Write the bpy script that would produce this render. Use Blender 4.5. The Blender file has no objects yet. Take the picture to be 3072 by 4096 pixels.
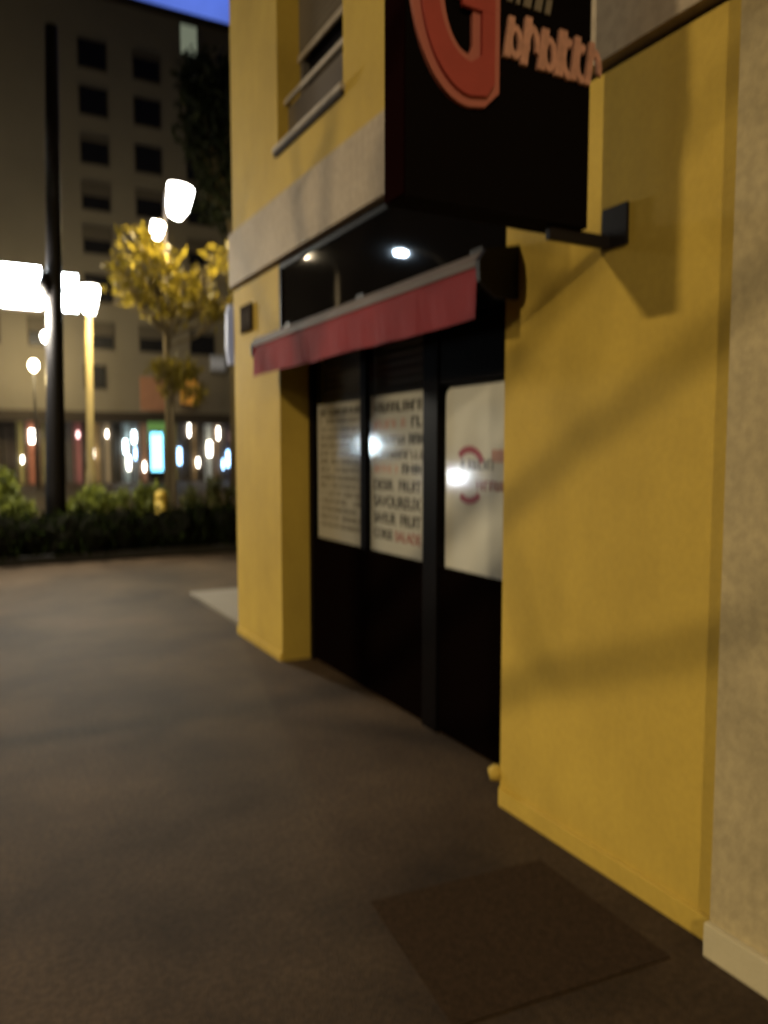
import bpy, bmesh, math, random
from mathutils import Vector, Matrix
R = math.radians
C = bpy.context.scene.collection
S = bpy.context.scene

# ------------------------------------------------------------------ camera, sky, exposure
cam_d = bpy.data.cameras.new('camera'); cam = bpy.data.objects.new('camera', cam_d); C.objects.link(cam)
cam.location = (0, 0, 1.6)
cam.rotation_euler = (R(90 - 4.5), 0, R(-28.7))
cam_d.sensor_width = 36; cam_d.lens = 27.03
cam_d.clip_start = 0.05; cam_d.clip_end = 2000
cam_d.dof.use_dof = True
cam_d.dof.focus_distance = 1.0
cam_d.dof.aperture_fstop = 2.45
cam_d.dof.aperture_ratio = 1.6
S.camera = cam
S.view_settings.view_transform = 'Standard'; S.view_settings.look = 'None'
S.view_settings.exposure = 0; S.view_settings.gamma = 1
S.render.engine = 'CYCLES'
S.cycles.max_bounces = 6; S.cycles.sample_clamp_indirect = 4

w = bpy.data.worlds.new("World"); S.world = w; w.use_nodes = True
nt = w.node_tree; nt.nodes.clear()
out = nt.nodes.new('ShaderNodeOutputWorld'); bg = nt.nodes.new('ShaderNodeBackground')
sky = nt.nodes.new('ShaderNodeTexSky'); sky.sky_type = 'NISHITA'; sky.sun_disc = False
sky.sun_elevation = R(6.5); sky.sun_rotation = R(12); sky.ozone_density = 6
hs = nt.nodes.new('ShaderNodeHueSaturation'); hs.inputs['Saturation'].default_value = 1.1; hs.inputs['Hue'].default_value = .53
# ragged night cloud over the blue
tc = nt.nodes.new('ShaderNodeTexCoord'); nz = nt.nodes.new('ShaderNodeTexNoise'); nz.inputs['Scale'].default_value = 9
nz.inputs['Detail'].default_value = 5
cr = nt.nodes.new('ShaderNodeMapRange'); cr.inputs[1].default_value = .35; cr.inputs[2].default_value = .7
cr.inputs[3].default_value = .55; cr.inputs[4].default_value = 1.5
mul = nt.nodes.new('ShaderNodeVectorMath'); mul.operation = 'SCALE'
nt.links.new(tc.outputs['Generated'], nz.inputs['Vector']); nt.links.new(nz.outputs['Fac'], cr.inputs[0])
nt.links.new(sky.outputs[0], hs.inputs['Color']); nt.links.new(hs.outputs[0], mul.inputs[0]); nt.links.new(cr.outputs[0], mul.inputs['Scale'])
# the last daylight glows behind the far block, the rest of the night sky is nearly black
dt = nt.nodes.new('ShaderNodeVectorMath'); dt.operation = 'DOT_PRODUCT'; dt.inputs[1].default_value = (.24, .82, .52)
gr = nt.nodes.new('ShaderNodeMapRange'); gr.interpolation_type = 'SMOOTHSTEP'
gr.inputs[1].default_value = .80; gr.inputs[2].default_value = .99; gr.inputs[3].default_value = .02; gr.inputs[4].default_value = 1
m2 = nt.nodes.new('ShaderNodeVectorMath'); m2.operation = 'SCALE'
nt.links.new(tc.outputs['Generated'], dt.inputs[0]); nt.links.new(dt.outputs['Value'], gr.inputs[0])
nt.links.new(mul.outputs[0], m2.inputs[0]); nt.links.new(gr.outputs[0], m2.inputs['Scale'])
nt.links.new(m2.outputs[0], bg.inputs[0]); bg.inputs[1].default_value = 0.15
nt.links.new(bg.outputs[0], out.inputs[0])

# ------------------------------------------------------------------ materials
def node(m, t): return m.node_tree.nodes.new(t)
def mat(name, col, rough=.7, metal=0, var=0, scale=4, col2=None, bump=0, bscale=80, emit=None, spec=.5, grain=None, streak=0, coord='Object'):
    m = bpy.data.materials.new(name); m.use_nodes = True
    b = m.node_tree.nodes['Principled BSDF']; L = m.node_tree.links
    b.inputs['Base Color'].default_value = (*col, 1); b.inputs['Roughness'].default_value = rough
    b.inputs['Metallic'].default_value = metal; b.inputs['Specular IOR Level'].default_value = spec
    if var or col2:
        t = node(m, 'ShaderNodeTexCoord'); n = node(m, 'ShaderNodeTexNoise'); n.inputs['Scale'].default_value = scale
        n.inputs['Detail'].default_value = 6; n.inputs['Roughness'].default_value = .6
        r = node(m, 'ShaderNodeValToRGB'); r.color_ramp.elements[0].position = .34; r.color_ramp.elements[1].position = .68
        c2 = col2 or tuple(c * (1 - var) for c in col)
        r.color_ramp.elements[0].color = (*c2, 1); r.color_ramp.elements[1].color = (*col, 1)
        L.new(t.outputs[coord], n.inputs['Vector']); L.new(n.outputs['Fac'], r.inputs[0]); L.new(r.outputs[0], b.inputs['Base Color'])
    def layer(scale, lo, stretch, p0, p1):
        src = b.inputs['Base Color'].links[0].from_socket if b.inputs['Base Color'].links else None
        t = node(m, 'ShaderNodeTexCoord'); mp = node(m, 'ShaderNodeMapping'); mp.inputs['Scale'].default_value = stretch
        n = node(m, 'ShaderNodeTexNoise'); n.inputs['Scale'].default_value = scale; n.inputs['Detail'].default_value = 5
        r = node(m, 'ShaderNodeMapRange'); r.inputs[1].default_value = p0; r.inputs[2].default_value = p1; r.inputs[3].default_value = lo; r.inputs[4].default_value = 1.0 + (1 - lo)*.45
        v = node(m, 'ShaderNodeVectorMath'); v.operation = 'SCALE'
        L.new(t.outputs[coord], mp.inputs[0]); L.new(mp.outputs[0], n.inputs['Vector']); L.new(n.outputs['Fac'], r.inputs[0]); L.new(r.outputs[0], v.inputs['Scale'])
        if src: L.new(src, v.inputs[0])
        else: v.inputs[0].default_value = col
        L.new(v.outputs[0], b.inputs['Base Color'])
    if grain: layer(grain[0], grain[1], (1, 1, 1), .38, .62)
    if streak: layer(2.2, 1 - streak, (1, 3.2, .35), .40, .62)
    if bump:
        t = node(m, 'ShaderNodeTexCoord'); n = node(m, 'ShaderNodeTexNoise'); n.inputs['Scale'].default_value = bscale
        n.inputs['Detail'].default_value = 4
        k = node(m, 'ShaderNodeBump'); k.inputs['Strength'].default_value = bump; k.inputs['Distance'].default_value = .01
        L.new(t.outputs[coord], n.inputs['Vector']); L.new(n.outputs['Fac'], k.inputs['Height']); L.new(k.outputs[0], b.inputs['Normal'])
    if emit:
        b.inputs['Emission Color'].default_value = (*emit[0], 1); b.inputs['Emission Strength'].default_value = emit[1]
    return m
def leaf_mat(name, a, b2, tr=.35, spec=.3):
    m = bpy.data.materials.new(name); m.use_nodes = True; L = m.node_tree.links
    b = m.node_tree.nodes['Principled BSDF']; b.inputs['Roughness'].default_value = .6; b.inputs['Specular IOR Level'].default_value = spec
    g = node(m, 'ShaderNodeNewGeometry'); r = node(m, 'ShaderNodeValToRGB')
    r.color_ramp.elements[0].color = (*a, 1); r.color_ramp.elements[1].color = (*b2, 1)
    L.new(g.outputs['Random Per Island'], r.inputs[0]); L.new(r.outputs[0], b.inputs['Base Color'])
    t = node(m, 'ShaderNodeBsdfTranslucent'); L.new(r.outputs[0], t.inputs[0])
    x = node(m, 'ShaderNodeMixShader'); x.inputs[0].default_value = tr
    L.new(b.outputs[0], x.inputs[1]); L.new(t.outputs[0], x.inputs[2])
    L.new(x.outputs[0], m.node_tree.nodes['Material Output'].inputs[0])
    return m
def glass_mat(name, rough=.12):
    m = bpy.data.materials.new(name); m.use_nodes = True; L = m.node_tree.links; m.node_tree.nodes.remove(m.node_tree.nodes['Principled BSDF'])
    t = node(m, 'ShaderNodeBsdfTransparent'); t.inputs[0].default_value = (.93, .94, .93, 1)
    gl = node(m, 'ShaderNodeBsdfGlossy'); gl.inputs['Roughness'].default_value = rough
    f = node(m, 'ShaderNodeFresnel'); f.inputs[0].default_value = 1.5
    ge = node(m, 'ShaderNodeNewGeometry'); mx = node(m, 'ShaderNodeMix'); mx.inputs[3].default_value = 0
    L.new(ge.outputs['Backfacing'], mx.inputs[0]); L.new(f.outputs[0], mx.inputs[2])
    x = node(m, 'ShaderNodeMixShader'); L.new(mx.outputs[0], x.inputs[0]); L.new(t.outputs[0], x.inputs[1]); L.new(gl.outputs[0], x.inputs[2])
    L.new(x.outputs[0], m.node_tree.nodes['Material Output'].inputs[0])
    return m

M = {}
M['yellow'] = mat('yellow_render', (.53, .365, .05), .85, col2=(.42, .285, .037), scale=1.3, grain=(38, .96), streak=.025, bump=.25, bscale=140)
M['band'] = mat('beige_stone', (.43, .345, .235), .8, var=.2, scale=2.2, grain=(25, .90), bump=.2, bscale=90)
M['beige'] = mat('beige_render', (.475, .38, .195), .85, var=.3, scale=1.8, grain=(30, .88), streak=.07, bump=.25, bscale=120)
M['plinth2'] = mat('pale_plinth', (.50, .43, .26), .8, var=.15, scale=5, bump=.2)
M['black'] = mat('black_paint', (.003, .002, .0018), .5, spec=.05)
M['fascia'] = mat('black_gloss_fascia', (.004, .0032, .0032), .03, spec=.4)
M['riser'] = mat('black_matt_panel', (.003, .0016, .0013), .9, spec=0)
M['void'] = mat('dark_interior', (.02, .018, .017), .9)
M['gap'] = mat('dark_joint', (.03, .02, .014), .9)
M['red_cloth'] = mat('red_awning_cloth', (.225, .016, .024), .95, var=.15, scale=3, bump=.3, bscale=300)
M['cassette'] = mat('brown_grey_aluminium', (.12, .092, .078), .7, metal=0, var=.15, scale=5)
M['sign_black'] = mat('sign_face_black', (.004, .0027, .0022), .8, spec=.03)
M['sign_edge'] = mat('sign_edge_dark_red', (.0065, .0018, .0018), .9, spec=0)
M['sign_red'] = mat('sign_letter_red', (.36, .05, .035), .6, var=.12, scale=12)
M['sign_rim'] = mat('sign_letter_pink_rim', (.40, .12, .085), .5)
M['sign_orange'] = mat('sign_strip_orange', (.62, .31, .21), .6, var=.35, scale=30)
M['sign_pale'] = mat('sign_lettering_pale', (.16, .13, .09), .6)
M['steel'] = mat('dark_steel', (.012, .009, .008), .6, spec=.2)
M['poster_white'] = mat('poster_paper_white', (.82, .78, .72), .6, var=.03, scale=3)
M['poster'] = mat('poster_paper', (.60, .56, .50), .6, var=.04, scale=3)
M['poster_tan'] = mat('poster_paper_tan', (.44, .39, .32), .6, var=.08, scale=3)
M['ink'] = mat('poster_ink_dark', (.03, .024, .018), .7)
M['ink_brown'] = mat('poster_ink_brown', (.13, .105, .075), .7)
M['ink_red'] = mat('poster_ink_red', (.36, .10, .09), .7)
M['ink_crimson'] = mat('logo_ink_crimson', (.42, .07, .10), .6)
M['ink_glint_pink'] = mat('poster_ink_glint_pink', (.66, .36, .30), .7)
M['ink_grey'] = mat('logo_ink_grey', (.16, .16, .15), .7)
M['glass'] = glass_mat('shop_glass', .09)
M['slat'] = mat('shutter_slat_dark', (.09, .075, .08), .5, var=.2, scale=6)
M['win_shutter'] = mat('window_shutter_grey', (.20, .17, .13), .6, var=.1, scale=4)
M['win_pale'] = mat('pale_sill', (.50, .44, .36), .6, var=.15, scale=8)
M['win_panel'] = mat('window_guard_panel', (.13, .11, .09), .35)
M['asphalt'] = mat('asphalt', (.086, .056, .031), .68, col2=(.021, .0125, .006), scale=.75, grain=(42, .74), bump=.6, bscale=160, spec=.10)
M['patch'] = mat('asphalt_patch', (.043, .027, .0155), .85, var=.3, scale=40, bump=.7, bscale=220, spec=.03, grain=(90, .85))
M['slab'] = mat('pale_paving', (.17, .145, .105), .75, var=.2, scale=3, bump=.2)
M['kerbstone'] = mat('kerb_stone', (.006, .005, .004), .8, var=.2, scale=6, bump=.2)
M['soil'] = mat('dark_soil', (.022, .017, .012), .95, var=.4, scale=8, bump=.5, bscale=30)
M['plaque'] = mat('plaque_dark', (.05, .043, .04), .85, var=.3, scale=20, spec=0)
M['plaque_rim'] = mat('plaque_rim_brown', (.05, .036, .022), .9, spec=0)
M['plaque_mark'] = mat('plaque_mark_grey', (.085, .075, .07), .9, spec=0)
M['facade'] = mat('far_facade_render', (.235, .21, .175), .9, var=.15, scale=.25, bump=.1, bscale=10)
M['facade_win'] = mat('far_window_dark', (.012, .012, .016), .25)
M['facade_frame'] = mat('far_window_frame', (.10, .085, .07), .7)
M['canopy'] = mat('far_canopy_brown', (.03, .022, .018), .8)
M['pole_black'] = mat('pole_black', (.006, .005, .006), .6, spec=.2)
M['pole_yellow'] = mat('pole_cream', (.42, .34, .16), .6, var=.15, scale=6)
M['pole_grey'] = mat('pole_grey', (.16, .14, .11), .5, var=.2, scale=6)
M['bark'] = mat('bark', (.16, .12, .06), .95, var=.4, scale=9, bump=.8, bscale=30)
M['leaf_yellow'] = leaf_mat('leaf_yellow_green', (.10, .08, .012), (.36, .28, .035), .5)
M['leaf_dark'] = leaf_mat('leaf_dark', (.010, .014, .007), (.030, .038, .014), .15)
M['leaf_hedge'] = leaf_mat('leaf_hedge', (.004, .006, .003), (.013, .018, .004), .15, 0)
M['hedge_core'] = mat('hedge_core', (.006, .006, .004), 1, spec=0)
M['leaf_bright'] = leaf_mat('leaf_bright_shrub', (.014, .020, .004), (.20, .22, .024), .4)
M['leaf_brown'] = leaf_mat('leaf_dark_brown', (.024, .026, .006), (.085, .085, .016), .3)
def em(name, c, s): return mat(name, tuple(min(1, x) * .6 for x in c), .5, emit=(c, s))
M['lamp_cool'] = em('lamp_cool_white', (.86, .95, 1.0), 45)
M['lamp_white'] = em('lamp_white', (1.0, .97, .90), 30)
M['lamp_warm'] = em('lamp_warm_white', (1.0, .90, .62), 40)
M['lamp_refl_warm'] = em('lamp_refl_warm', (1.0, .92, .55), 20); M['lamp_refl_cool'] = em('lamp_refl_cool', (.62, .84, 1.0), 5)
M['lamp_warm_key'] = em('lamp_warm_key', (1.0, .86, .60), 60)

# ------------------------------------------------------------------ mesh helpers
class MB:
    def __init__(s): s.bm = bmesh.new()
    def box(s, x0, x1, y0, y1, z0, z1, bev=0):
        r = bmesh.ops.create_cube(s.bm, size=1, matrix=Matrix.Translation(((x0+x1)/2, (y0+y1)/2, (z0+z1)/2)) @ Matrix.Diagonal((abs(x1-x0), abs(y1-y0), abs(z1-z0), 1)))
        if bev:
            es = list({e for v in r['verts'] for e in v.link_edges})
            bmesh.ops.bevel(s.bm, geom=es, offset=bev, segments=2, affect='EDGES', profile=.7)
        return s
    def obox(s, c, size, rot, bev=0):
        m = Matrix.Translation(c) @ rot.to_4x4() @ Matrix.Diagonal((*size, 1))
        r = bmesh.ops.create_cube(s.bm, size=1, matrix=m)
        if bev:
            es = list({e for v in r['verts'] for e in v.link_edges})
            bmesh.ops.bevel(s.bm, geom=es, offset=bev, segments=2, affect='EDGES', profile=.7)
        return s
    def tube(s, pts, rads, n=12):
        pts = [Vector(p) for p in pts]
        if not hasattr(rads, '__len__'): rads = [rads] * len(pts)
        rings = []
        for i, p in enumerate(pts):
            d = (pts[min(i+1, len(pts)-1)] - pts[max(i-1, 0)]).normalized()
            a = d.cross(Vector((0, 1, 0)) if abs(d.y) < .9 else Vector((1, 0, 0))).normalized(); b = d.cross(a)
            rings.append([s.bm.verts.new(p + (a*math.cos(2*math.pi*k/n) + b*math.sin(2*math.pi*k/n))*rads[i]) for k in range(n)])
        for i in range(len(rings)-1):
            for k in range(n):
                s.bm.faces.new((rings[i][k], rings[i][(k+1) % n], rings[i+1][(k+1) % n], rings[i+1][k]))
        s.bm.faces.new(rings[0][::-1]); s.bm.faces.new(rings[-1])
        return s
    def prism(s, pts, axis, a, b):
        """outline pts (u,v) pushed from a to b along axis ('x': u=y,v=z; 'y': u=x,v=z; 'z': u=x,v=y)"""
        def P(u, v, t): return {'x': (t, u, v), 'y': (u, t, v), 'z': (u, v, t)}[axis]
        A = [s.bm.verts.new(P(u, v, a)) for u, v in pts]; B = [s.bm.verts.new(P(u, v, b)) for u, v in pts]
        s.bm.faces.new(A); s.bm.faces.new(B[::-1])
        for i in range(len(pts)):
            j = (i+1) % len(pts); s.bm.faces.new((A[j], A[i], B[i], B[j]))
        return s
    def arc(s, cx, cz, rxo, rzo, rxi, rzi, a0, a1, axis, t0, t1, n=24):
        o = [(cx + rxo*math.cos(R(a0+(a1-a0)*k/n)), cz + rzo*math.sin(R(a0+(a1-a0)*k/n))) for k in range(n+1)]
        i = [(cx + rxi*math.cos(R(a0+(a1-a0)*k/n)), cz + rzi*math.sin(R(a0+(a1-a0)*k/n))) for k in range(n+1)]
        for k in range(n): s.prism([o[k], o[k+1], i[k+1], i[k]], axis, t0, t1)
        return s
    def leaf(s, p, size, rng):
        p = Vector(p)
        d = Vector((rng.gauss(0, 1), rng.gauss(0, 1), rng.gauss(0, .8))).normalized()
        q = d.cross(Vector((rng.gauss(0, 1), rng.gauss(0, 1), rng.gauss(0, 1)))).normalized()
        l = size*rng.uniform(.7, 1.3); ww = l*.42
        vs = [s.bm.verts.new(v) for v in (p, p + d*l*.5 + q*ww*.5, p + d*l, p + d*l*.5 - q*ww*.5)]
        s.bm.faces.new(vs)
        return s
    def build(s, name, m, parent=None, smooth=False):
        bmesh.ops.recalc_face_normals(s.bm, faces=s.bm.faces)
        me = bpy.data.meshes.new(name); s.bm.to_mesh(me); s.bm.free(); me.materials.append(m)
        if smooth:
            for p in me.polygons: p.use_smooth = True
        o = bpy.data.objects.new(name, me); C.objects.link(o)
        if parent is not None:
            o.parent = parent
            off = Vector(parent.location); q = parent.parent
            while q is not None: off += Vector(q.location); q = q.parent
            me.transform(Matrix.Translation(-off))
        return o
def tag(o, label=None, cat=None, group=None, kind=None):
    for k, v in (('label', label), ('category', cat), ('group', group), ('kind', kind)):
        if v: o[k] = v
    return o
def thing(name, loc, label, cat, group=None):
    o = bpy.data.objects.new(name, None); C.objects.link(o); o.location = loc; o.empty_display_size = .2
    return tag(o, label, cat, group)
def lightbulb(name, loc, power, col, parent, radius=.12):
    l = bpy.data.lights.new(name, 'POINT'); l.energy = power; l.color = col; l.shadow_soft_size = radius
    o = bpy.data.objects.new(name, l); C.objects.link(o); o.parent = parent
    o.location = Vector(loc) - parent.location
    return o
def text_mesh(name, txt, m, parent, y_left, y_right, z_base, height, x, yspan_dir=-1):
    """lettering standing on the plane X = x, read from the street: it runs towards smaller y; given cap height and width"""
    cu = bpy.data.curves.new(name, 'FONT'); cu.body = txt; cu.extrude = .01; cu.offset = .018
    to = bpy.data.objects.new(name, cu); C.objects.link(to)
    dg = bpy.context.evaluated_depsgraph_get(); me = bpy.data.meshes.new_from_object(to.evaluated_get(dg))
    C.objects.unlink(to); bpy.data.objects.remove(to); bpy.data.curves.remove(cu)
    xs = [v.co.x for v in me.vertices]; ys = [v.co.y for v in me.vertices]
    sx = (y_left - y_right)/(max(xs)-min(xs)); sz = height/(max(ys)-min(ys)); x0 = min(xs); z0 = min(ys)
    bm = bmesh.new(); bm.from_mesh(me); bpy.data.meshes.remove(me)
    for v in bm.verts:
        a, b, c = v.co
        v.co = (x - c*.15, y_left - (a-x0)*sx, z_base + (b-z0)*sz)
    mb = MB(); mb.bm.free(); mb.bm = bm
    return mb.build(name, m, parent)

# ------------------------------------------------------------------ ground
X0, X1 = 2.09, 2.34
YC = 6.5
g = MB(); g.box(-150, 150, -60, 200, -.5, 0)
tag(g.build('ground', M['asphalt']), kind='structure')
g = MB(); g.box(2.17, 14, YC + .02, 8.5, -.02, .035, .01)
tag(g.build('paving_slab', M['slab']), kind='structure')
g = MB(); g.prism([(1.215, 2.32), (1.93, 2.25), (1.91, 1.60), (1.14, 1.68)], 'z', -.01, .004)
tag(g.build('pavement_patch', M['patch']), kind='structure')
# planting bed behind its kerb
g = MB(); g.box(-14, 13, 11.95, 16.5, -.02, .10)
tag(g.build('planting_bed', M['soil']), kind='structure')
g = MB(); g.box(-14, 13, 11.80, 11.945, -.02, .12, .012)
tag(g.build('kerb', M['kerbstone']), kind='structure')

# ------------------------------------------------------------------ yellow corner building
bld = thing('corner_building', (X0, 1.585, 0), 'yellow rendered corner building with a beige stone band above its dark ground floor shop', 'building')
YN, OY0, OY1 = 1.585, 2.72, 5.43
BT, BB = 3.43, 2.99
WY0, WY1, WZ0, WZ1 = 4.33, 5.42, 3.76, 5.35
wl = MB(); XB = 2.50
wl.box(X0, XB, YN, OY0, 0, 2.962)
wl.box(X0, XB, OY1, YC, 0, 2.962)
wl.box(X0, XB, YN, WY0, BT, 13)
wl.box(X0, XB, WY1, YC, BT, 13)
wl.box(X0, XB, WY0, WY1, BT, WZ0)
wl.box(X0, XB, WY0, WY1, WZ1, 13)
wl.box(XB, 13, YC - .3, YC, 0, 13)
wl.build('wall', M['yellow'], bld)
b = MB(); b.box(X0 - .035, XB, YN, YC + .012, BB, BT, .006); b.build('stone_band', M['band'], bld)
b = MB(); b.box(X0 + .02, XB - .01, YN + .002, YC - .006, 2.962, BB); b.build('shadow_joint', M['gap'], bld)
b = MB(); b.box(X0 - .018, X0 - .001, YN, OY0 - .01, 0, .085, .006); b.build('plinth', M['yellow'], bld)
b = MB(); b.box(X0 - .016, X0 - .001, OY1 + .01, YC, 0, .06, .006); b.build('plinth', M['yellow'], bld)
b = MB(); b.box(XB + .4, 13, YN, YC - .31, 0, 12.9); b.build('interior_core', M['void'], bld)
b = MB(); b.box(X0 - .06, 13.1, YN, YC + .08, 13, 13.25, .02); b.build('roof', M['band'], bld)
# upper window
wo = MB(); XW = 2.27
wo.box(XW, XW + .05, WY0 + .002, WY0 + .06, WZ0 + .04, WZ1 - .002); wo.box(XW, XW + .05, WY1 - .06, WY1 - .002, WZ0 + .04, WZ1 - .002)
wo.box(XW, XW + .05, WY0 + .06, WY1 - .06, WZ1 - .06, WZ1 - .002)
wo = wo.build('window', M['facade_frame'], bld)
b = MB(); b.box(XW + .055, XW + .075, WY0 + .002, WY1 - .002, WZ0 + .04, WZ1 - .002); b.build('pane', M['facade_win'], wo)
b = MB()
z = 4.46
while z < WZ1 - .08:
    b.prism([(XW - .012, z), (XW - .002, z + .05), (XW + .012, z + .05), (XW + .012, z)], 'y', WY0 + .004, WY1 - .004); z += .0502
b.build('shutter', M['win_shutter'], wo)
b = MB(); b.box(XW - .022, XW - .001, WY0 + .004, WY1 - .004, 4.415, 4.455, .004); b.build('shutter_bar', M['win_pale'], wo)
b = MB(); b.box(X0 + .05, X0 + .075, WY0 + .001, WY1 - .001, 4.10, 4.13, .004); b.build('rail', M['win_pale'], wo)
b = MB(); b.box(X0 + .085, X0 + .095, WY0 + .001, WY1 - .001, 3.83, 4.085); b.build('guard_panel', M['win_panel'], wo)
b = MB(); b.box(X0 - .035, XW + .05, WY0 - .03, WY1 + .03, WZ0 - .002, WZ0 + .028, .004); b.build('sill', M['win_pale'], wo)
b = MB(); b.box(X0 - .028, X0 - .001, WY0 - .02, WY1 + .02, WZ0 - .032, WZ0 - .004); b.build('sill_drip', M['gap'], wo)
# shop front set back in its opening
sf = MB()
sf.box(X1 - .02, X1 + .06, 5.36, OY1 - .002, 0, 2.30)
sf.box(X1 - .015, X1 + .05, 4.50, 4.575, .955, 2.30)
sf.box(X1 - .03, X1 + .06, 3.605, 3.76, 0, 2.30, .006)
sf.box(X1 - .02, X1 + .06, OY0 + .002, OY0 + .06, 0, 2.30)
sf.box(X1 - .02, X1 + .06, OY0 + .06, 3.604, 1.965, 2.30)
sf = sf.build('shop_front', M['black'], bld)
for y0, y1 in ((4.545, 5.358), (3.762, 4.5445), (OY0 + .062, 3.603)):
    b = MB(); b.box(X1 - .012, X1 + .05, y0, y1, .012, .95, .004); rs = b.build('stall_riser', M['riser'], sf)
for y0, y1 in ((4.577, 5.358), (3.762, 4.498)):
    b = MB(); b.box(X1, X1 + .008, y0, y1, .952, 2.298); b.build('pane', M['glass'], sf)
b = MB(); b.box(X1, X1 + .008, OY0 + .062, 3.603, .952, 1.963); b.build('pane', M['glass'], sf)
b = MB()
z = 1.965
while z < 2.28:
    b.prism([(X1 + .085, z), (X1 + .07, z + .028), (X1 + .085, z + .056), (X1 + .10, z + .056), (X1 + .10, z)], 'y', 3.765, 5.355); z += .0565
b.build('rolled_shutter', M['slat'], sf)
b = MB(); b.box(X1 + .105, X1 + .12, OY0 + .01, OY1 - .01, .01, 2.32); b.build('back_board', M['void'], sf)
b = MB(); b.box(X0 + .015, X0 + .05, OY0 + .003, OY1 - .003, 2.305, 2.961); b.box(X0 + .052, XB + .3, OY0 + .003, OY1 - .003, 2.305, 2.34)
fp = b.build('fascia_panel', M['fascia'], bld)
b = MB()
b.box(X0 + .002, X0 + .0145, OY0 + .003, OY1 - .003, 2.93, 2.960); b.box(X0 + .002, X0 + .0145, OY1 - .03, OY1 - .003, 2.45, 2.929)
b.build('fascia_trim', M['black'], fp)
# small painted stub at the foot of the pier
b = MB(); b.tube([(X0 + .03, OY0 + .012, .135), (X0 - .005, OY0 + .03, .135), (X0 - .03, OY0 + .042, .13)], [.034, .037, .026], 14)
tag(b.build('pipe_stub', M['yellow'], None, True), 'small rounded yellow painted stub low on the shop pier corner', 'pipe stub')

# ------------------------------------------------------------------ neighbour
nb = thing('neighbouring_building', (2.035, 1.555, 0), 'beige rendered building with a pale base course at the right edge', 'building')
b = MB(); b.box(2.035, 12, -25, 1.555, .0, 13); b.build('wall', M['beige'], nb)
b = MB(); b.box(2.008, 2.034, -25, 1.557, 0, .11, .006); b.build('base_course', M['plinth2'], nb)

# ------------------------------------------------------------------ awning
aw = thing('awning', (X0, 4.06, 2.4), 'closed awning with a hanging red cloth valance over the shop windows', 'awning')
XA = 1.885
b = MB(); b.prism([(XA + .004, 2.362), (XA, 2.385), (XA + .03, 2.425), (X0 - .002, 2.455), (X0 - .002, 2.34), (XA + .08, 2.335)], 'y', 2.66, 5.46)
b.build('cassette', M['cassette'], aw)
b = MB()
n = 40
zt, zb = 2.361, 2.148
for k in range(n):
    y0 = 5.45 - (5.45-2.665)*k/n; y1 = 5.45 - (5.45-2.665)*(k+1)/n
    f = lambda y: .004*math.sin(y*9) + .003*math.sin(y*23+1)
    h = lambda y: .003*math.sin(y*5.3) + .0015*math.sin(y*17)
    q = [b.bm.verts.new(p) for p in ((XA + .012, y0, zt), (XA + .012, y1, zt), (XA + .01 + f(y1), y1, zb + h(y1)), (XA + .01 + f(y0), y0, zb + h(y0)))]
    q2 = [b.bm.verts.new((v.co.x + .004, v.co.y, v.co.z)) for v in q]
    b.bm.faces.new(q); b.bm.faces.new(q2[::-1]); b.bm.faces.new((q[3], q[2], q2[2], q2[3]))
bmesh.ops.remove_doubles(b.bm, verts=b.bm.verts, dist=.0005)
b.build('valance', M['red_cloth'], aw)
for ya, yb in ((2.63, 2.658), (5.462, 5.485)):
    b = MB(); b.prism([(XA + .004, 2.30), (XA - .001, 2.38), (XA + .035, 2.43), (X0 - .002, 2.465), (X0 - .002, 2.24), (XA + .09, 2.24)], 'y', ya, yb); b.build('end_cap', M['steel'], aw)
b = MB(); b.tube([(XA + .05, 2.69, 2.30), (XA + .05, 5.43, 2.30)], .018, 10); b.build('front_bar', M['steel'], aw)
for yy in (2.9, 4.06, 5.2):
    b = MB(); b.box(X0 - .03, X0 - .002, yy - .05, yy + .05, 2.46, 2.51, .004); b.build('bracket', M['steel'], aw)

# ------------------------------------------------------------------ blade sign
bs = thing('blade_sign', (X0, 2.135, 2.35), 'tall black projecting sign with a big red letter and an orange lettered strip', 'sign')
SY0, SY1 = 2.075, 2.20
b = MB(); b.box(1.212, 1.945, SY0, SY1, 2.375, 3.72, .004); b.build('board', M['sign_black'], bs)
b = MB(); b.box(1.204, 1.2115, SY0 + .004, SY1 - .004, 2.38, 3.715); b.build('edge_strip', M['sign_edge'], bs)
def letterG(grow, y0, y1, name, m):
    q = MB(); cx, cz = 1.43, 3.017
    q.arc(cx, cz, .205 + grow, .335 + grow, .105 - grow, .195 - grow, 40, 270, 'y', y0, y1, 40)
    q.prism([(cx, cz - .335 - grow), (cx + .06, cz - .325 - grow), (cx + .108 + grow, cz - .275 - grow*.6), (cx + .108 + grow, cz - .035 + grow), (cx + .02 - grow, cz - .035 + grow), (cx + .02 - grow, cz - .165 + grow), (cx, cz - .195 + grow)], 'y', y0, y1)
    q.prism([(cx - .055 - grow, cz - .034 + grow), (cx - .055 - grow, cz + .012 + grow), (cx + .108 + grow, cz + .012 + grow), (cx + .108 + grow, cz - .034 + grow)], 'y', y0, y1)
    return q.build(name, m, bs)
letterG(.008, SY0 - .016, SY0 - .001, 'letter_rim', M['sign_rim'])
letterG(-.020, SY0 - .030, SY0 - .0165, 'letter', M['sign_red'])
rng = random.Random(4)
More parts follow.
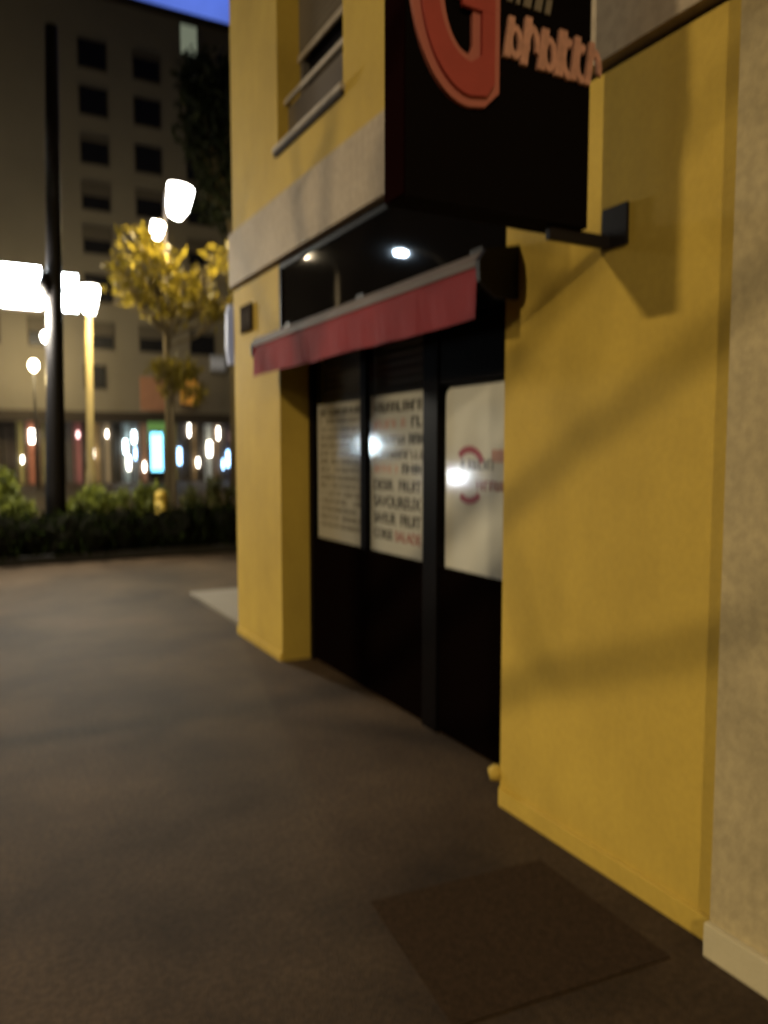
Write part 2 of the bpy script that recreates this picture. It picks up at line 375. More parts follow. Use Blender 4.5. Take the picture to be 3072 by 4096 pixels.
# strip of tight raised lettering strokes
b = MB()
x = 1.565
while x < 1.925:
    wdt = rng.uniform(.022, .036); hgt = rng.uniform(.125, .155); zc = 2.925 - (x - 1.565)*.02; sl = .02
    zl = zc - hgt/2 + rng.uniform(-.006, .006)
    b.prism([(x, zl), (x + wdt, zl), (x + wdt + sl, zl + hgt), (x + sl, zl + hgt)], 'y', SY0 - .014, SY0 - .001)
    k = rng.random(); cx_ = x + wdt + .022; cz_ = zl + hgt*.42
    if k < .45: b.arc(cx_, cz_, .030, hgt*.42, .012, hgt*.24, 0, 360, 'y', SY0 - .0135, SY0 - .0012, 16); x += .036
    elif k < .8: b.arc(cx_, cz_, .030, hgt*.45, .012, hgt*.26, -20, 200, 'y', SY0 - .0135, SY0 - .0012, 12); x += .034
    else: b.arc(cx_ + .004, cz_, .030, hgt*.45, .012, hgt*.26, 60, 300, 'y', SY0 - .0135, SY0 - .0012, 12); x += .026
    x += wdt + rng.uniform(.006, .014)
b.build('orange_lettering', M['sign_orange'], bs)
b = MB(); x = 1.58
while x < 1.74:
    wdt = rng.uniform(.012, .03); b.prism([(x, 3.035), (x + wdt, 3.035), (x + wdt + .01, 3.085), (x + .01, 3.085)], 'y', SY0 - .008, SY0 - .001); x += wdt + .016
b.build('pale_lettering', M['sign_pale'], bs)
b = MB(); b.box(1.80, X0 - .012, 2.10, 2.125, 2.33, 2.374, .003); b.build('arm', M['steel'], bs)
b = MB(); b.box(1.946, X0 - .012, 2.12, 2.15, 3.60, 3.65, .003); b.build('arm', M['steel'], bs)
for zz in (2.33, 3.62):
    b = MB(); b.box(X0 - .013, X0 - .001, 2.02, 2.14, zz + .0, zz + .145, .003); b.build('wall_plate', M['steel'], bs)

# ------------------------------------------------------------------ posters behind the glass
XP = X1 + .022
def poster(y_hi, y_lo, z0, z1, m, label, corner=0):
    p = thing('poster', (XP, (y_hi+y_lo)/2, z0), label, 'poster')
    b = MB(); c = corner
    pts = [(y_lo, z0), (y_hi, z0), (y_hi, z1 - c), (y_hi - c*.3, z1 - c*.3), (y_hi - c, z1), (y_lo, z1)] if c else [(y_lo, z0), (y_hi, z0), (y_hi, z1), (y_lo, z1)]
    b.prism(pts, 'x', XP, XP + .006); b.build('sheet', m, p)
    return p
def scribble(par, name, m, y_hi, y_lo, zb, h, seed, wmin=.02, wmax=.05, fill=.85):
    r = random.Random(seed); b = MB(); y = y_hi
    while y > y_lo + wmax:
        wd = r.uniform(wmin, wmax)
        if r.random() < fill:
            b.box(XP - .003, XP - .0005, y - wd*.35, y, zb, zb + h)
            zz = zb + h*r.choice((0, .4, .8)); b.box(XP - .0028, XP - .0006, y - wd, y - wd*.3, zz, zz + h*.2)
            if r.random() < .5: b.box(XP - .0026, XP - .0007, y - wd, y - wd*.75, zb, zb + h*.95)
        y -= wd + .012
    return b.build(name, m, par)
pA = poster(5.355, 4.58, .953, 1.945, M['poster_tan'], 'tan price list poster with faint small lines in the window farthest along the wall')
k = 0
for i in range(15):
    z = 1.86 - i*.058
    scribble(pA, 'small_print', M['ink'] if i == 0 else M['ink_brown'], 5.30, 4.62, z, .030 if i else .05, 20 + i, .014, .034, .95)
pB = poster(4.495, 3.765, .953, 1.955, M['poster'], 'pale menu poster with large dark capital words in the middle window')
scribble(pB, 'print_line', M['ink'], 4.44, 3.80, 1.845, .062, 3, .03, .06, .97)
scribble(pB, 'print_line', M['ink_glint_pink'], 4.44, 3.99, 1.745, .055, 4); scribble(pB, 'print_line', M['ink'], 3.97, 3.80, 1.745, .064, 5, .03, .06, .97)
scribble(pB, 'print_line', M['ink_brown'], 4.44, 4.02, 1.645, .05, 6); scribble(pB, 'print_line', M['ink'], 4.0, 3.80, 1.645, .06, 7, .03, .06, .97)
scribble(pB, 'print_line', M['ink_brown'], 4.44, 3.80, 1.555, .05, 8, .03, .06, .95)
scribble(pB, 'print_line', M['ink_glint_pink'], 4.44, 4.1, 1.465, .05, 9); scribble(pB, 'print_line', M['ink'], 4.08, 3.80, 1.465, .06, 10, .03, .06, .97)
for txt, yl, yr, zb, h, m in (('DESIR', 4.45, 4.19, 1.352, .07, 'ink'), ('FRUIT', 4.12, 3.86, 1.352, .07, 'ink'), ('SAVOUREUX', 4.45, 3.86, 1.245, .075, 'ink'),
                              ('SAVEUR', 4.45, 4.16, 1.138, .072, 'ink'), ('FRUIT', 4.10, 3.86, 1.138, .072, 'ink'), ('CORSE', 4.45, 4.2, 1.04, .065, 'ink'), ('SALADE', 4.17, 3.86, 1.04, .065, 'ink_red')):
    text_mesh('lettering', txt, M[m], pB, yl, yr, zb, h, XP - .0005)
pC = poster(3.60, 2.79, .953, 1.945, M['poster_white'], 'pale poster with a round crimson logo in the window beside the yellow pier', .045)
b = MB(); b.arc(3.37, 1.475, .155, .155, .118, .118, 48, 150, 'x', XP - .003, XP - .0005, 24); b.build('logo_arc', M['ink_crimson'], pC)
b = MB(); b.arc(3.37, 1.475, .155, .155, .118, .118, 228, 305, 'x', XP - .003, XP - .0005, 24); b.build('logo_arc', M['ink_crimson'], pC)
scribble(pC, 'logo_lettering', M['ink_grey'], 3.44, 3.12, 1.505, .055, 31, .02, .04)
scribble(pC, 'logo_lettering', M['ink_red'], 3.30, 2.86, 1.40, .05, 32, .02, .04)
b = MB(); b.box(XP - .003, XP - .0005, 2.9, 3.17, 1.545, 1.61); b.build('reflection_stripe', M['ink_glint_pink'], pC)  # pink block paints an orange reflection onto the sheet

def print_on(p):
    """the printing is surface pattern: it goes into the sheet's own mesh"""
    kids = [o for o in p.children]; sh = [o for o in kids if o.name.startswith('sheet')][0]
    bm = bmesh.new(); bm.from_mesh(sh.data)
    for o in kids:
        if o is sh: continue
        m = o.data.materials[0]
        if m.name not in [q.name for q in sh.data.materials]: sh.data.materials.append(m)
        k = [q.name for q in sh.data.materials].index(m.name); n0 = len(bm.faces)
        bm.from_mesh(o.data); bm.faces.ensure_lookup_table()
        for f in bm.faces[n0:]: f.material_index = k
        me = o.data; bpy.data.objects.remove(o); bpy.data.meshes.remove(me)
    bm.to_mesh(sh.data); bm.free()
for p in (pA, pB, pC): print_on(p)

# ------------------------------------------------------------------ wall plaque and little corner sign
pq = thing('wall_plaque', (X0, 6.13, 2.58), 'small dark square plaque on the narrow yellow pier near the corner', 'plaque')
b = MB(); b.box(X0 - .02, X0 - .001, 6.0, 6.27, 2.575, 2.79, .004); b.build('plate', M['plaque'], pq)
b = MB(); b.box(X0 - .024, X0 - .0205, 6.0, 6.27, 2.775, 2.79); b.box(X0 - .024, X0 - .0205, 6.0, 6.27, 2.575, 2.588); b.box(X0 - .024, X0 - .0205, 6.0, 6.012, 2.588, 2.775); b.build('rim', M['plaque_rim'], pq)
b = MB()
for yy in (6.20, 6.12, 6.06): b.box(X0 - .0225, X0 - .0202, yy - .02, yy + .015, 2.63, 2.735)
b.build('marking', M['plaque_mark'], pq)
M['pale_sign'] = mat('pale_blue_sign', (.30, .33, .44), .6, emit=((.55, .62, 1.0), .10), spec=.1)
cs = thing('corner_sign', (2.10, 6.56, 2.36), 'small pale blue lit sign sticking out past the far corner of the yellow pier', 'sign')
b = MB(); b.prism([(2.062, 2.50), (2.066, 2.80), (2.085, 2.87), (2.32, 2.87), (2.32, 2.38), (2.08, 2.36)], 'y', 6.60, 6.67); b.build('panel', M['pale_sign'], cs)
for zz in (2.6, 2.45):
    b = MB(); b.box(2.15, 2.18, 6.502, 6.60, zz, zz + .03); b.build('bracket', M['steel'], cs)

# ------------------------------------------------------------------ street lamps
def downlight(name, loc, aim, power, col, parent, size=.4):
    l = bpy.data.lights.new(name, 'AREA'); l.shape = 'DISK'; l.size = size; l.energy = power; l.color = col
    o = bpy.data.objects.new(name, l); C.objects.link(o); o.parent = parent
    o.location = Vector(loc) - parent.location
    o.rotation_euler = Vector(aim).to_track_quat('-Z', 'Y').to_euler()
    return o
def arm_lamp(loc, h, head, label, mlamp, power, col, pole='pole_grey', hw=.30, hl=.62, r=.07, group=None, tilt=.08, size=.55):
    """column with one arm ending in a flat head centred over 'head' (dx, dy)"""
    t = thing('street_lamp', (loc[0], loc[1], 0), label, 'street lamp', group)
    x, y = loc; dx, dy = head; d = math.hypot(dx, dy); ux, uy = dx/d, dy/d
    b = MB(); b.tube([(x, y, 0), (x, y, .9), (x, y, 1.0), (x, y, h - .3)], [r*1.5, r*1.4, r, r*.75], 14); b.build('pole', M[pole], t, True)
    b = MB(); b.tube([(x, y, h - .35), (x + ux*.1*d, y + uy*.1*d, h - .08), (x + ux*.35*d, y + uy*.35*d, h + .06), (x + dx*.75, y + dy*.75, h + .1)], r*.6, 10); b.build('arm', M[pole], t, True)
    rot = Matrix.Rotation(math.atan2(dy, dx), 3, 'Z')
    b = MB(); b.obox((x + dx, y + dy, h + .11), (hl, hw, .12), rot, .04); b.build('housing', M['steel'], t)
    b = MB(); b.obox((x + dx, y + dy, h + .025), (hl*.8, hw*.85, .05), rot, .015); b.build('diffuser', M[mlamp], t)
    if power: downlight('bulb', (x + dx, y + dy, h - .02), (ux*tilt, uy*tilt, -1), power, col, t, size)
    return t
WARM = (1.0, .80, .50); COOL = (.80, .90, 1.0); YEL = (1.0, .78, .36)
arm_lamp((-9.2, 5.2), 5.75, (1.2, -.2), 'street lamp across the pavement facing the yellow pier', 'lamp_warm_key', 1230, WARM)
arm_lamp((-5.4, 20.3), 7.0, (1.2, -.3), 'tall warm street lamp far across the street beyond the shop', 'lamp_refl_warm', 330, WARM, hw=.2, hl=.34, size=.22)
arm_lamp((-3.9, 12.2), 5.1, (1.2, -.2), 'low cool white street lamp beside the planting bed', 'lamp_refl_cool', 85, (.62, .82, 1.0), hw=.14, hl=.2, size=.24)
arm_lamp((-4.6, -9.0), 6.4, (.6, 1.05), 'street lamp back along the pavement behind the viewpoint', 'lamp_warm_key', 1000, WARM, tilt=.45)

# unseen lights added for shop glass glints; low one stands in for headlights
M['standin_cool'] = em('standin_cool_white', (.82, .90, 1.0), 150); M['glint_cool'] = em('glint_cool_white', (.72, .90, 1.0), 110)
for x, y, h, dh, rr, cat_, nm, lab in ((-4.75, 18.0, 1.98, .34, .12, 'light column', 'glint_column', 'added unseen light column with a cool white ring, for a glint in the shop glass'), (-9.2, 20.5, 1.0, .30, .2, 'added light', 'headlight_standin', 'added unseen knee high light standing in for headlights mirrored in the shop glass')):
    t = thing(nm, (x, y, 0), lab, cat_)
    b = MB(); b.tube([(x, y, 0), (x, y, h - dh - .05)], .09, 14); b.build('post', M['steel'], t, True)
    b = MB(); b.tube([(x, y, h - dh - .049), (x, y, h - .05)], rr, 14); b.build('lens', M['glint_cool' if nm == 'glint_column' else 'standin_cool'], t, True)
    b = MB(); b.tube([(x, y, h - .049), (x, y, h)], [rr + .01, rr - .02], 14); b.build('cap', M['steel'], t, True)

# tall dark pole in the bed with a pair of floodlights behind it
t = thing('floodlight_pole', (1.20, 12.45, 0), 'tall black pole in the hedge carrying two glaring white floodlights', 'floodlight pole')
b = MB(); b.tube([(1.20, 12.45, .05), (1.21, 12.45, 1.0), (1.25, 12.45, 2.4), (1.29, 12.45, 4.2), (1.36, 12.45, 7.7)], [.16, .145, .125, .112, .085], 18); b.build('pole', M['pole_black'], t, True)
b = MB(); b.box(.72, 1.62, 12.60, 12.64, 3.98, 4.04, .006); b.box(1.24, 1.30, 12.52, 12.60, 3.97, 4.05); b.build('crossbar', M['pole_black'], t)
for (xa, xb, za, zb) in ((.56, 1.15, 3.70, 4.34), (1.38, 1.66, 3.70, 4.28)):
    b = MB(); b.box(xa, xb, 12.70, 12.78, za, zb, .03); hsg = b.build('floodlight', M['steel'], t)
    b = MB(); b.box(xa + .02, xb - .02, 12.66, 12.699, za + .02, zb - .02, .012); b.build('lens', M['lamp_cool'], hsg)
b = MB(); b.tube([(1.17, 12.40, 3.86), (1.14, 12.37, 4.02), (1.17, 12.40, 4.20)], [.05, .085, .05], 12); b.build('junction_box', M['pole_black'], t, True)
lightbulb('bulb', (.88, 12.45, 3.6), 1150, (1.0, .93, .76), t, .2)

# lantern on a cream post
t = thing('lantern_post', (3.32, 24, 0), 'white lantern on a slim cream post right of the black pole', 'street lamp')
b = MB(); b.tube([(3.30, 24, 0), (3.30, 24, 1.0), (3.30, 24, 1.1), (3.38, 24, 5.62)], [.16, .15, .11, .10], 14); b.build('post', M['pole_yellow'], t, True)
b = MB(); b.tube([(3.40, 24, 5.62), (3.43, 24, 6.35)], [.17, .29], 14); b.build('lantern', M['lamp_white'], t, True)
b = MB(); b.tube([(3.43, 24, 6.352), (3.43, 24, 6.50)], [.30, .08], 14); b.build('cap', M['steel'], t, True)
lightbulb('bulb', (3.3, 23.3, 5.3), 260, YEL, t, .2)

# tall two headed lamp above the tree
t = thing('twin_head_lamp', (5.66, 24.2, 0), 'tall lamp with two glaring white heads above the yellow lit tree', 'street lamp')
b = MB(); b.tube([(5.66, 24.2, 0), (5.66, 24.2, 9.4)], [.11, .05], 14); b.build('pole', M['steel'], t, True)
b = MB(); b.tube([(5.66, 24.2, 9.3), (5.8, 24.1, 9.75), (6.12, 24, 9.74)], .035, 10); b.build('arm', M['steel'], t, True)
b = MB(); b.tube([(5.66, 24.2, 8.2), (5.58, 24.1, 8.5), (5.44, 24, 8.53)], .03, 10); b.build('arm', M['steel'], t, True)
b = MB(); b.tube([(5.92, 24, 8.72), (6.02, 24, 9.0), (6.12, 24, 9.55)], [.22, .34, .40], 14); b.build('head', M['lamp_white'], t, True)
b = MB(); b.tube([(6.12, 24, 9.552), (6.13, 24, 9.7)], [.41, .15], 14); b.build('head_cap', M['steel'], t, True)
b = MB(); b.tube([(5.33, 24, 8.02), (5.43, 24, 8.40)], [.17, .21], 12); b.build('head', M['lamp_white'], t, True)
b = MB(); b.tube([(5.43, 24, 8.402), (5.44, 24, 8.50)], [.22, .08], 12); b.build('head_cap', M['steel'], t, True)
lightbulb('bulb', (5.75, 23.4, 8.35), 1300, YEL, t, .25)

# small lamps further off
for x, y, h, m, lab in ((3.50, 38, 6.75, 'lamp_white', 'small white globe lamp on a thin pole, higher of the two beside the black pole'), (2.96, 38, 5.45, 'lamp_warm', 'small yellowish globe lamp on a thin pole, lower of the two beside the black pole')):
    t = thing('globe_lamp', (x, y, 0), lab, 'street lamp', 'small globe lamps near the far building')
    b = MB(); b.tube([(x, y, 0), (x, y, h - .24)], [.09, .05], 10); b.build('pole', M['pole_grey'], t, True)
    b = MB(); b.tube([(x, y, h - .25), (x, y, h - .15), (x, y, h + .02), (x, y, h + .15), (x, y, h + .2)], [.06, .17, .22, .15, .04], 14); b.build('globe', M[m], t, True)
    lightbulb('bulb', (x, y + .5, h - .3), 300, YEL, t, .2)

# ------------------------------------------------------------------ planting
def foliage(name, blobs, n, size, m, parent, seed, shell=.55):
    r = random.Random(seed); b = MB(); tot = sum(bx[1][0]*bx[1][1]*bx[1][2] for bx in blobs)
    for (c, rad) in blobs:
        for _ in range(int(n*rad[0]*rad[1]*rad[2]/tot)):
            d = Vector((r.gauss(0, 1), r.gauss(0, 1), r.gauss(0, 1))).normalized()*(shell + (1-shell)*r.random())**.7*r.uniform(.75, 1.12)
            b.leaf((c[0] + d.x*rad[0], c[1] + d.y*rad[1], c[2] + d.z*rad[2]), size, r)
    return b.build(name, m, parent)
def core(name, blobs, m, parent, seed):
    r = random.Random(seed); b = MB()
    for (c, rad) in blobs:
        mt = Matrix.Translation(c) @ Matrix.Diagonal((rad[0]*.72, rad[1]*.72, rad[2]*.78, 1))
        v = bmesh.ops.create_icosphere(b.bm, subdivisions=2, radius=1, matrix=mt)
        for q in v['verts']: q.co += Vector((r.uniform(-1, 1), r.uniform(-1, 1), r.uniform(-1, 1)))*.12*min(rad)
    return b.build(name, m, parent)
hd = thing('hedge', (0, 12.5, .1), 'long low dark hedge along the planting bed kerb', 'hedge')
r = random.Random(11); blobs = []
x = -8
while x < 11:
    blobs.append(((x, 12.22 + r.uniform(-.08, .08), .34 + r.uniform(-.03, .05)), (.48, .50, .40 + r.uniform(0, .10)))); x += .42
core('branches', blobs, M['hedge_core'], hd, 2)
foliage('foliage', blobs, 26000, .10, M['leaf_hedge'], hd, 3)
def shrub(x, y, h, w_, m, label, seed, size=.09, n=2600, group=None):
    t = thing('shrub', (x, y, .1), label, 'shrub', group)
    r = random.Random(seed); bl = []
    for i in range(13):
        a = r.uniform(0, 6.28); d = r.uniform(0, .95)*w_
        bl.append(((x + math.cos(a)*d, y + math.sin(a)*d*.5, h*r.uniform(.3, .92 - .25*d/w_)), (w_*r.uniform(.16, .36), w_*.3, h*r.uniform(.10, .24))))
    b = MB()
    for i in range(6):
        c = bl[i][0]; b.tube([(x, y, .1), ((x + c[0])/2, (y + c[1])/2, h*.3), c], [.03, .02, .008], 6)
    b.build('stems', M['bark'], t)
    foliage('foliage', bl, n, size, m, t, seed + 1, .3)
    return t
shrub(.50, 13.6, 1.32, .62, M['leaf_bright'], 'lime green lit shrub at the left edge behind the hedge', 21)
shrub(-.9, 13.8, 1.25, .7, M['leaf_bright'], 'lime green shrub just beyond the left edge of view behind the hedge', 22)
shrub(1.95, 13.7, 1.22, .55, M['leaf_bright'], 'lime green lit shrub right of the black pole', 23)
shrub(2.75, 13.6, 1.15, .5, M['leaf_bright'], 'low lime green shrub in the middle of the planting bed', 24)
shrub(3.95, 13.5, 1.18, .6, M['leaf_brown'], 'dark brownish shrub against the yellow corner pier', 25)
shrub(4.95, 13.6, 1.2, .6, M['leaf_brown'], 'dark brownish shrub half hidden behind the yellow corner pier', 26)
# cream bollard cap standing in the bed
t = thing('bollard', (2.9, 13.1, .1), 'short yellow bollard standing among the shrubs', 'bollard')
M['bollard'] = mat('bollard_yellow', (.55, .38, .05), .6, var=.15, scale=10)
b = MB(); b.tube([(2.9, 13.1, .1), (2.9, 13.1, .50), (2.9, 13.1, .80)], [.10, .10, .10], 14); b.build('post', M['bollard'], t, True)
b = MB(); b.tube([(2.9, 13.1, .801), (2.9, 13.1, .90), (2.9, 13.1, .95)], [.11, .10, .04], 14); b.build('cap', M['bollard'], t, True)

def tree(x, y, trunk_h, r0, blobs, n, size, mleaf, label, seed, cat='tree', mbark='bark'):
    t = thing('tree', (x, y, 0), label, cat)
    r = random.Random(seed)
    b = MB(); b.tube([(x, y, 0), (x + .04, y, trunk_h*.5), (x + .02, y, trunk_h)], [r0, r0*.75, r0*.6], 12); b.build('trunk', M[mbark], t, True)
    b = MB()
    for c, rad in blobs:
        c = Vector(c); s = Vector((x + .02, y, trunk_h*r.uniform(.88, .99)))
        mid = (s + c)/2 + Vector((r.uniform(-.2, .2), r.uniform(-.2, .2), -.15))
        b.tube([s, mid, c], [r0*.4, r0*.25, r0*.08], 7)
        for _ in range(7):
            e = c + Vector((r.uniform(-1, 1)*rad[0], r.uniform(-1, 1)*rad[1], r.uniform(-.6, 1)*rad[2])); b.tube([mid, (mid + e)/2 + Vector((0, 0, .1)), e], [r0*.15, r0*.1, r0*.03], 5)
    b.build('limbs', M[mbark], t, True)
    foliage('crown', blobs, n, size, mleaf, t, seed + 5, .25)
    return t
bl = [((4.75, 22.6, 7.35), (.75, .8, .62)), ((5.45, 22.4, 6.55), (.95, 1.0, .65)), ((6.35, 22.5, 5.85), (.75, .9, .5)), ((4.35, 22.5, 6.1), (.75, .8, .5)), ((7.0, 22.6, 5.65), (.6, .7, .42)),
      ((7.0, 22.4, 7.15), (.55, .7, .62)), ((5.4, 22.6, 5.65), (.9, .9, .38)), ((7.9, 22.5, 6.4), (.9, .9, .8)), ((3.95, 22.4, 6.65), (.4, .5, .35))]
tree(5.22, 22.5, 5.2, .14, bl, 850, .36, M['leaf_yellow'], 'broad tree with sparse leaves lit bright yellow below the twin headed lamp', 51)
bl = [((9.0, 31, 15.6), (1.1, 1.2, 1.7)), ((10.1, 31, 16.2), (1.0, 1.2, 1.3)), ((9.0, 31, 14.5), (1.3, 1.4, 1.9)), ((10.4, 31, 13.8), (1.6, 1.5, 2.2)), ((10.0, 31, 12.0), (1.8, 1.6, 1.8)), ((8.6, 31, 16.3), (.7, .9, 1.0)), ((12, 31, 15), (1.6, 1.5, 2.4))]
tree(10.0, 31, 11, .3, bl, 6000, .42, M['leaf_dark'], 'tall black tree rising in front of the far apartment block beside the corner', 61)
# young tree with a low cluster of pale leaves and an orange panel beside it
bl = [((4.62, 20.4, 3.75), (.32, .3, .42)), ((5.15, 20.4, 3.7), (.42, .35, .40)), ((4.88, 20.4, 3.3), (.4, .3, .3)), ((5.5, 20.4, 3.2), (.22, .25, .42))]
tree(4.85, 20.4, 3.1, .07, bl, 420, .24, M['leaf_yellow'], 'young thin tree with a small pale yellow green crown beneath the big tree', 71)

# ------------------------------------------------------------------ far apartment block
ab = thing('apartment_block', (8, 42, 0), 'tall dim apartment block with rows of dark windows over ground floor shops', 'building')
b = MB(); YF = 42
b.box(-30, 45, YF, YF + 12, 3.6, 24.05); b.build('wall', M['facade'], ab)
b = MB(); b.box(-30.1, 45.1, YF - .25, YF + 12.1, 24.051, 24.4); b.build('roof', M['canopy'], ab)
wz = [(18.35, 19.65), (16.0, 17.3), (13.75, 15.05), (11.6, 12.9), (20.6, 21.9), (9.2, 10.5), (6.85, 8.15)]
wr = random.Random(9)
cols = [6.42, 9.05, 3.75, 1.15, -1.5, 11.7, 14.3]
for cx in cols:
    for (za, zb) in wz:
        if cx == 3.75 and za > 9: continue
        f = MB(); f.box(cx - .72, cx + .72, YF - .06, YF - .001, za - .08, zb + .05); f = f.build('window', M['facade_frame'], ab)
        b = MB(); b.box(cx - .64, cx + .64, YF - .075, YF - .061, za, zb); b.build('pane', M['facade_win'], f)
        q = wr.random()
        if q < .45:
            b = MB(); b.box(cx - .64, cx + .64, YF - .088, YF - .0755, zb - wr.choice((.25, .4, .65)), zb); b.build('blind', M['facade_frame'], f)
f = MB(); f.box(5.55, 6.7, YF - .06, YF - .001, 4.75, 6.05); f = f.build('window', M['facade_frame'], ab)
b = MB(); b.box(5.62, 6.63, YF - .075, YF - .061, 4.82, 5.98); b.build('pane', M['facade_win'], f)
# one lit window high up
M['lit_window'] = em('lit_window_green', (.62, .70, .50), .22)
f = MB(); f.box(10.75, 11.75, YF - .12, YF - .061 - .02, 22.3, 23.9); f = f.build('window', M['facade_frame'], ab)
b = MB(); b.box(10.82, 11.68, YF - .14, YF - .121, 22.37, 23.83); b.build('pane', M['lit_window'], f); tag(f, 'pale green lit window')
# ground floor: canopy and shop bays
b = MB(); b.box(-30, 45, YF - 1.1, YF + 11, 3.05, 3.599); b.build('canopy', M['canopy'], ab)
bays = [(-9, -5.2, (.05, .04, .04), 0), (-5.1, -1.4, (.20, .13, .06), .08), (-1.3, 1.75, (.08, .05, .04), 0), (1.8, 2.35, (.07, .05, .04), 0), (2.4, 2.75, (.30, .24, .07), .16), (2.8, 3.4, (.34, .12, .06), .16), (3.45, 3.75, (.26, .21, .08), .10), (3.8, 4.7, (.07, .05, .045), .02), (4.75, 4.95, (.22, .20, .17), .10), (5.0, 5.45, (.30, .11, .10), .12), (5.5, 5.7, (.08, .03, .03), 0), (5.75, 6.35, (.26, .17, .07), .14), (6.4, 6.85, (.28, .21, .12), .16),
        (6.9, 7.35, (.05, .045, .04), 0), (7.4, 7.85, (.22, .27, .27), .18), (7.9, 8.2, (.16, .19, .20), .14), (8.25, 8.7, (.27, .13, .07), .12), (8.75, 9.4, (.06, .06, .08), 0), (9.5, 9.95, (.06, .05, .045), .0), (10.0, 10.3, (.24, .19, .06), .12), (10.35, 10.6, (.08, .08, .12), .03), (10.65, 10.95, (.07, .05, .04), 0), (11.0, 11.35, (.24, .15, .06), .12), (11.4, 11.7, (.08, .06, .05), 0), (11.75, 12.2, (.34, .34, .29), .24), (12.25, 12.6, (.24, .14, .07), .10), (12.65, 12.85, (.20, .16, .14), .1), (12.9, 13.2, (.08, .06, .09), .05), (13.25, 13.5, (.24, .13, .07), .1), (13.6, 16, (.2, .14, .09), .06), (16.1, 20, (.2, .18, .16), .05)]
for i, (xa, xb, c, e) in enumerate(bays):
    mt = mat('shop_bay_glow_paint', c, .6, var=.3, scale=2, emit=(c, e*2.2) if e else None)  # glow put into the bay colour in place of shop lighting
    f = MB(); f.box(xa, xb, YF - .02, YF + .3, 0, 3.049); f = f.build('shop_bay', mt, ab)
    b = MB(); b.box(xa + .02, xa + .09, YF - .06, YF - .021, 0, 3.0); b.box(xb - .09, xb - .02, YF - .06, YF - .021, 0, 3.0); b.build('jamb', M['facade_frame'], f)
b = MB(); b.box(-30, 45, YF + .32, YF + 11, 0, 3.049); b.build('shop_interior', M['void'], ab)
spots = [(3.08, 2.35, .14, .30, 'w'), (7.50, 1.85, .09, .32, 'c'), (7.95, 2.35, .10, .28, 'c'), (7.65, 1.0, .09, .32, 'w'), (10.3, 1.35, .10, .42, 'b'), (11.95, 1.75, .13, .36, 'w'), (12.98, 1.2, .08, .42, 'b'), (8.55, 3.35, .06, .25, 'w'), (13.3, 2.4, .07, .2, 'p'), (2.6, 1.2, .05, .14, 'w'), (5.2, 2.45, .07, .12, 'p'), (5.9, 1.5, .06, .2, 'w'), (6.6, 2.5, .05, .14, 'w'), (8.0, 1.5, .05, .3, 'b'), (8.45, .8, .06, .2, 'w'), (9.1, 2.9, .06, .12, 'c'), (9.75, 2.4, .05, .22, 'b'), (10.85, 2.75, .05, .3, 'w'), (11.3, 1.0, .07, .2, 'w'), (12.45, 2.6, .06, .3, 'w'), (12.7, .9, .05, .25, 'b')]
M['sl_w'] = em('shop_light_white', (1, .93, .80), 14); M['sl_c'] = em('shop_light_cool', (.75, .93, 1), 14); M['sl_b'] = em('shop_light_blue', (.35, .62, 1), 9); M['sl_p'] = em('shop_light_pink', (1, .62, .6), 6)
for x, z, hw, hh, k in spots:
    b = MB(); b.box(x - hw, x + hw, YF - .24, YF - .16, z - hh, z + hh, .02); b.box(x - .02, x + .02, YF - .16, YF - .062, z - .02, z + .02)
    b.build('shop_light', M['sl_' + k], ab)
# coloured shop signs, their glow put into the paint
for x0, x1, z0, z1, c, e, lab in ((8.45, 9.35, 1.9, 3.1, (.16, .36, .10), .35, 'green shop sign'), (10.15, 11.1, 4.1, 5.35, (.62, .27, .04), .35, 'orange shop sign'), (8.1, 9.5, 3.7, 5.4, (.34, .16, .09), .10, 'brown shop sign'), (11.75, 12.6, 5.9, 6.7, (.3, .3, .32), .12, 'grey sign panel')):
    b = MB(); b.box(x0, x1, YF - 1.32, YF - 1.2, z0, z1, .02); b.box((x0+x1)/2 - .03, (x0+x1)/2 + .03, YF - 1.199, YF - .08, z0 + .2, z0 + .26)
    o = b.build('shop_sign', mat('shop_sign_glow_paint', c, .5, var=.2, scale=3, emit=(c, e)), ab); o['label'] = lab
b = MB()
for k in range(3): b.box(11.83 + k*.24, 11.97 + k*.24, YF - 1.345, YF - 1.321, 6.05, 6.5)
o = b.build('sign_lettering', mat('pale_sign_letters', (.45, .45, .47), .5, emit=((.8, .8, .85), .12)), ab)
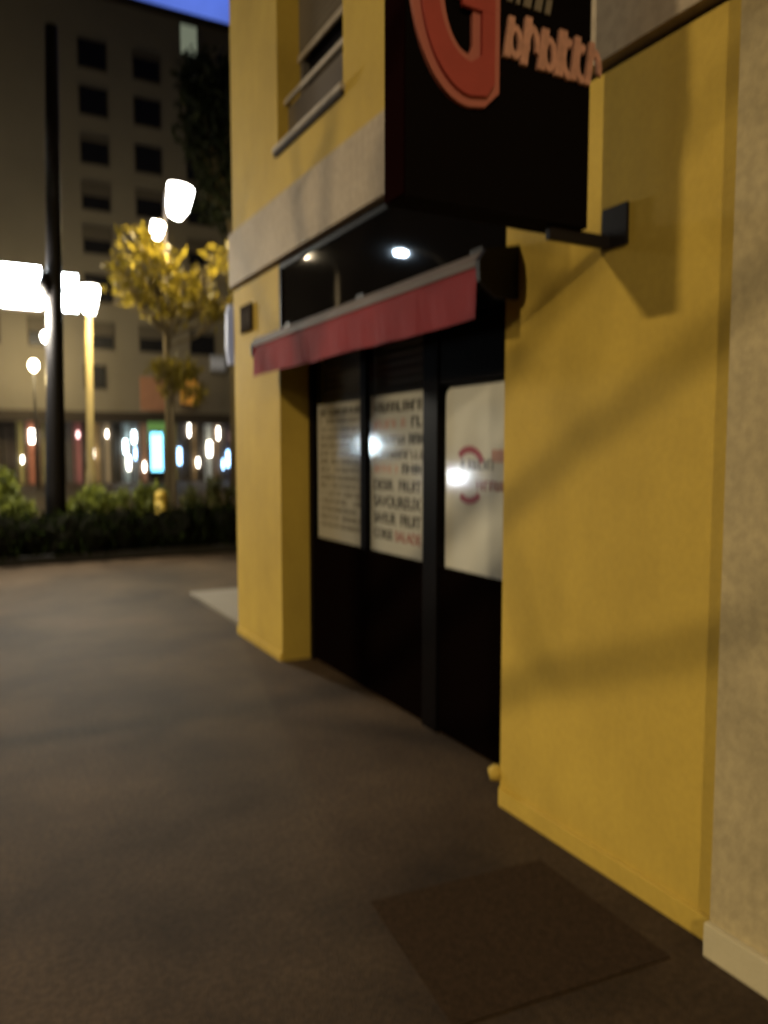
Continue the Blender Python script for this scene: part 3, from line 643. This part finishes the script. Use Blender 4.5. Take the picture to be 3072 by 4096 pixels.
# bright blue display
t = thing('display_screen', (8.3, 37, 0), 'bright cyan lit advertising screen standing in front of the far shops', 'display screen')
x0, x1 = 7.78, 8.34
b = MB(); b.box(x0 - .06, x1 + .06, 37, 37.14, .35, 2.55, .03); b.build('case', M['steel'], t)
b = MB(); b.box(x0, x1, 36.985, 36.999, .7, 2.45); b.build('screen', em('screen_cyan', (.22, .72, 1.0), 4.5), t)
b = MB(); b.box((x0+x1)/2 - .1, (x0+x1)/2 + .1, 37.02, 37.12, 0, .349); b.build('foot', M['steel'], t)

# ------------------------------------------------------------------ unseen tree added so its limbs throw soft slanting shadows on the pier
t = thing('shadow_tree', (-1.25, 4.7, 0), 'unseen slender nearly bare tree added for its slanting shadows on the pier', 'tree')
r = random.Random(77)
b = MB(); b.tube([(-1.25, 4.7, 0), (-1.22, 4.68, 1.2), (-1.27, 4.72, 2.4), (-1.25, 4.7, 3.4), (-1.2, 4.66, 4.6)], [.09, .075, .065, .05, .02], 12); b.build('trunk', M['bark'], t, True)
b = MB()
for (z0, pts) in ((2.0, [(-1.2, 3.9, 2.50), (-1.18, 3.2, 2.93), (-1.2, 2.4, 3.38), (-1.2, 1.7, 3.85)]), (2.3, [(-1.15, 4.0, 2.75), (-1.1, 3.3, 3.25), (-1.1, 2.6, 3.75)]), (1.6, [(-1.2, 4.0, 1.95), (-1.2, 3.3, 2.30), (-1.2, 2.5, 2.62), (-1.2, 1.8, 2.84)]), (2.9, [(-1.3, 5.3, 3.5), (-1.35, 5.9, 4.2)]), (3.1, [(-1.6, 4.4, 3.8), (-1.9, 4.1, 4.5)]), (3.3, [(-.9, 5.0, 4.0), (-.6, 5.2, 4.7)])):
    p = [(-1.25, 4.7, z0)] + pts; n_ = len(p)
    b.tube(p, [.042 - .024*k/(n_-1) for k in range(n_)], 8)
    for k in range(1, n_):
        for _ in range(2):
            q = Vector(p[k]); e = q + Vector((r.uniform(-.35, .35), r.uniform(-.5, .2), r.uniform(.1, .55)))
            b.tube([q, (q + e)/2 + Vector((0, 0, .04)), e], [.018, .013, .006], 5)
b.build('limbs', M['bark'], t, True)
b = MB()
for _ in range(160):
    k = r.uniform(0, 1); b.leaf((-1.2 + r.uniform(-.4, .4), 4.4 - 2.8*k + r.uniform(-.3, .3), 2.7 + 1.5*k + r.uniform(-.2, .7)), .09, r)
b.build('crown', M['leaf_yellow'], t)
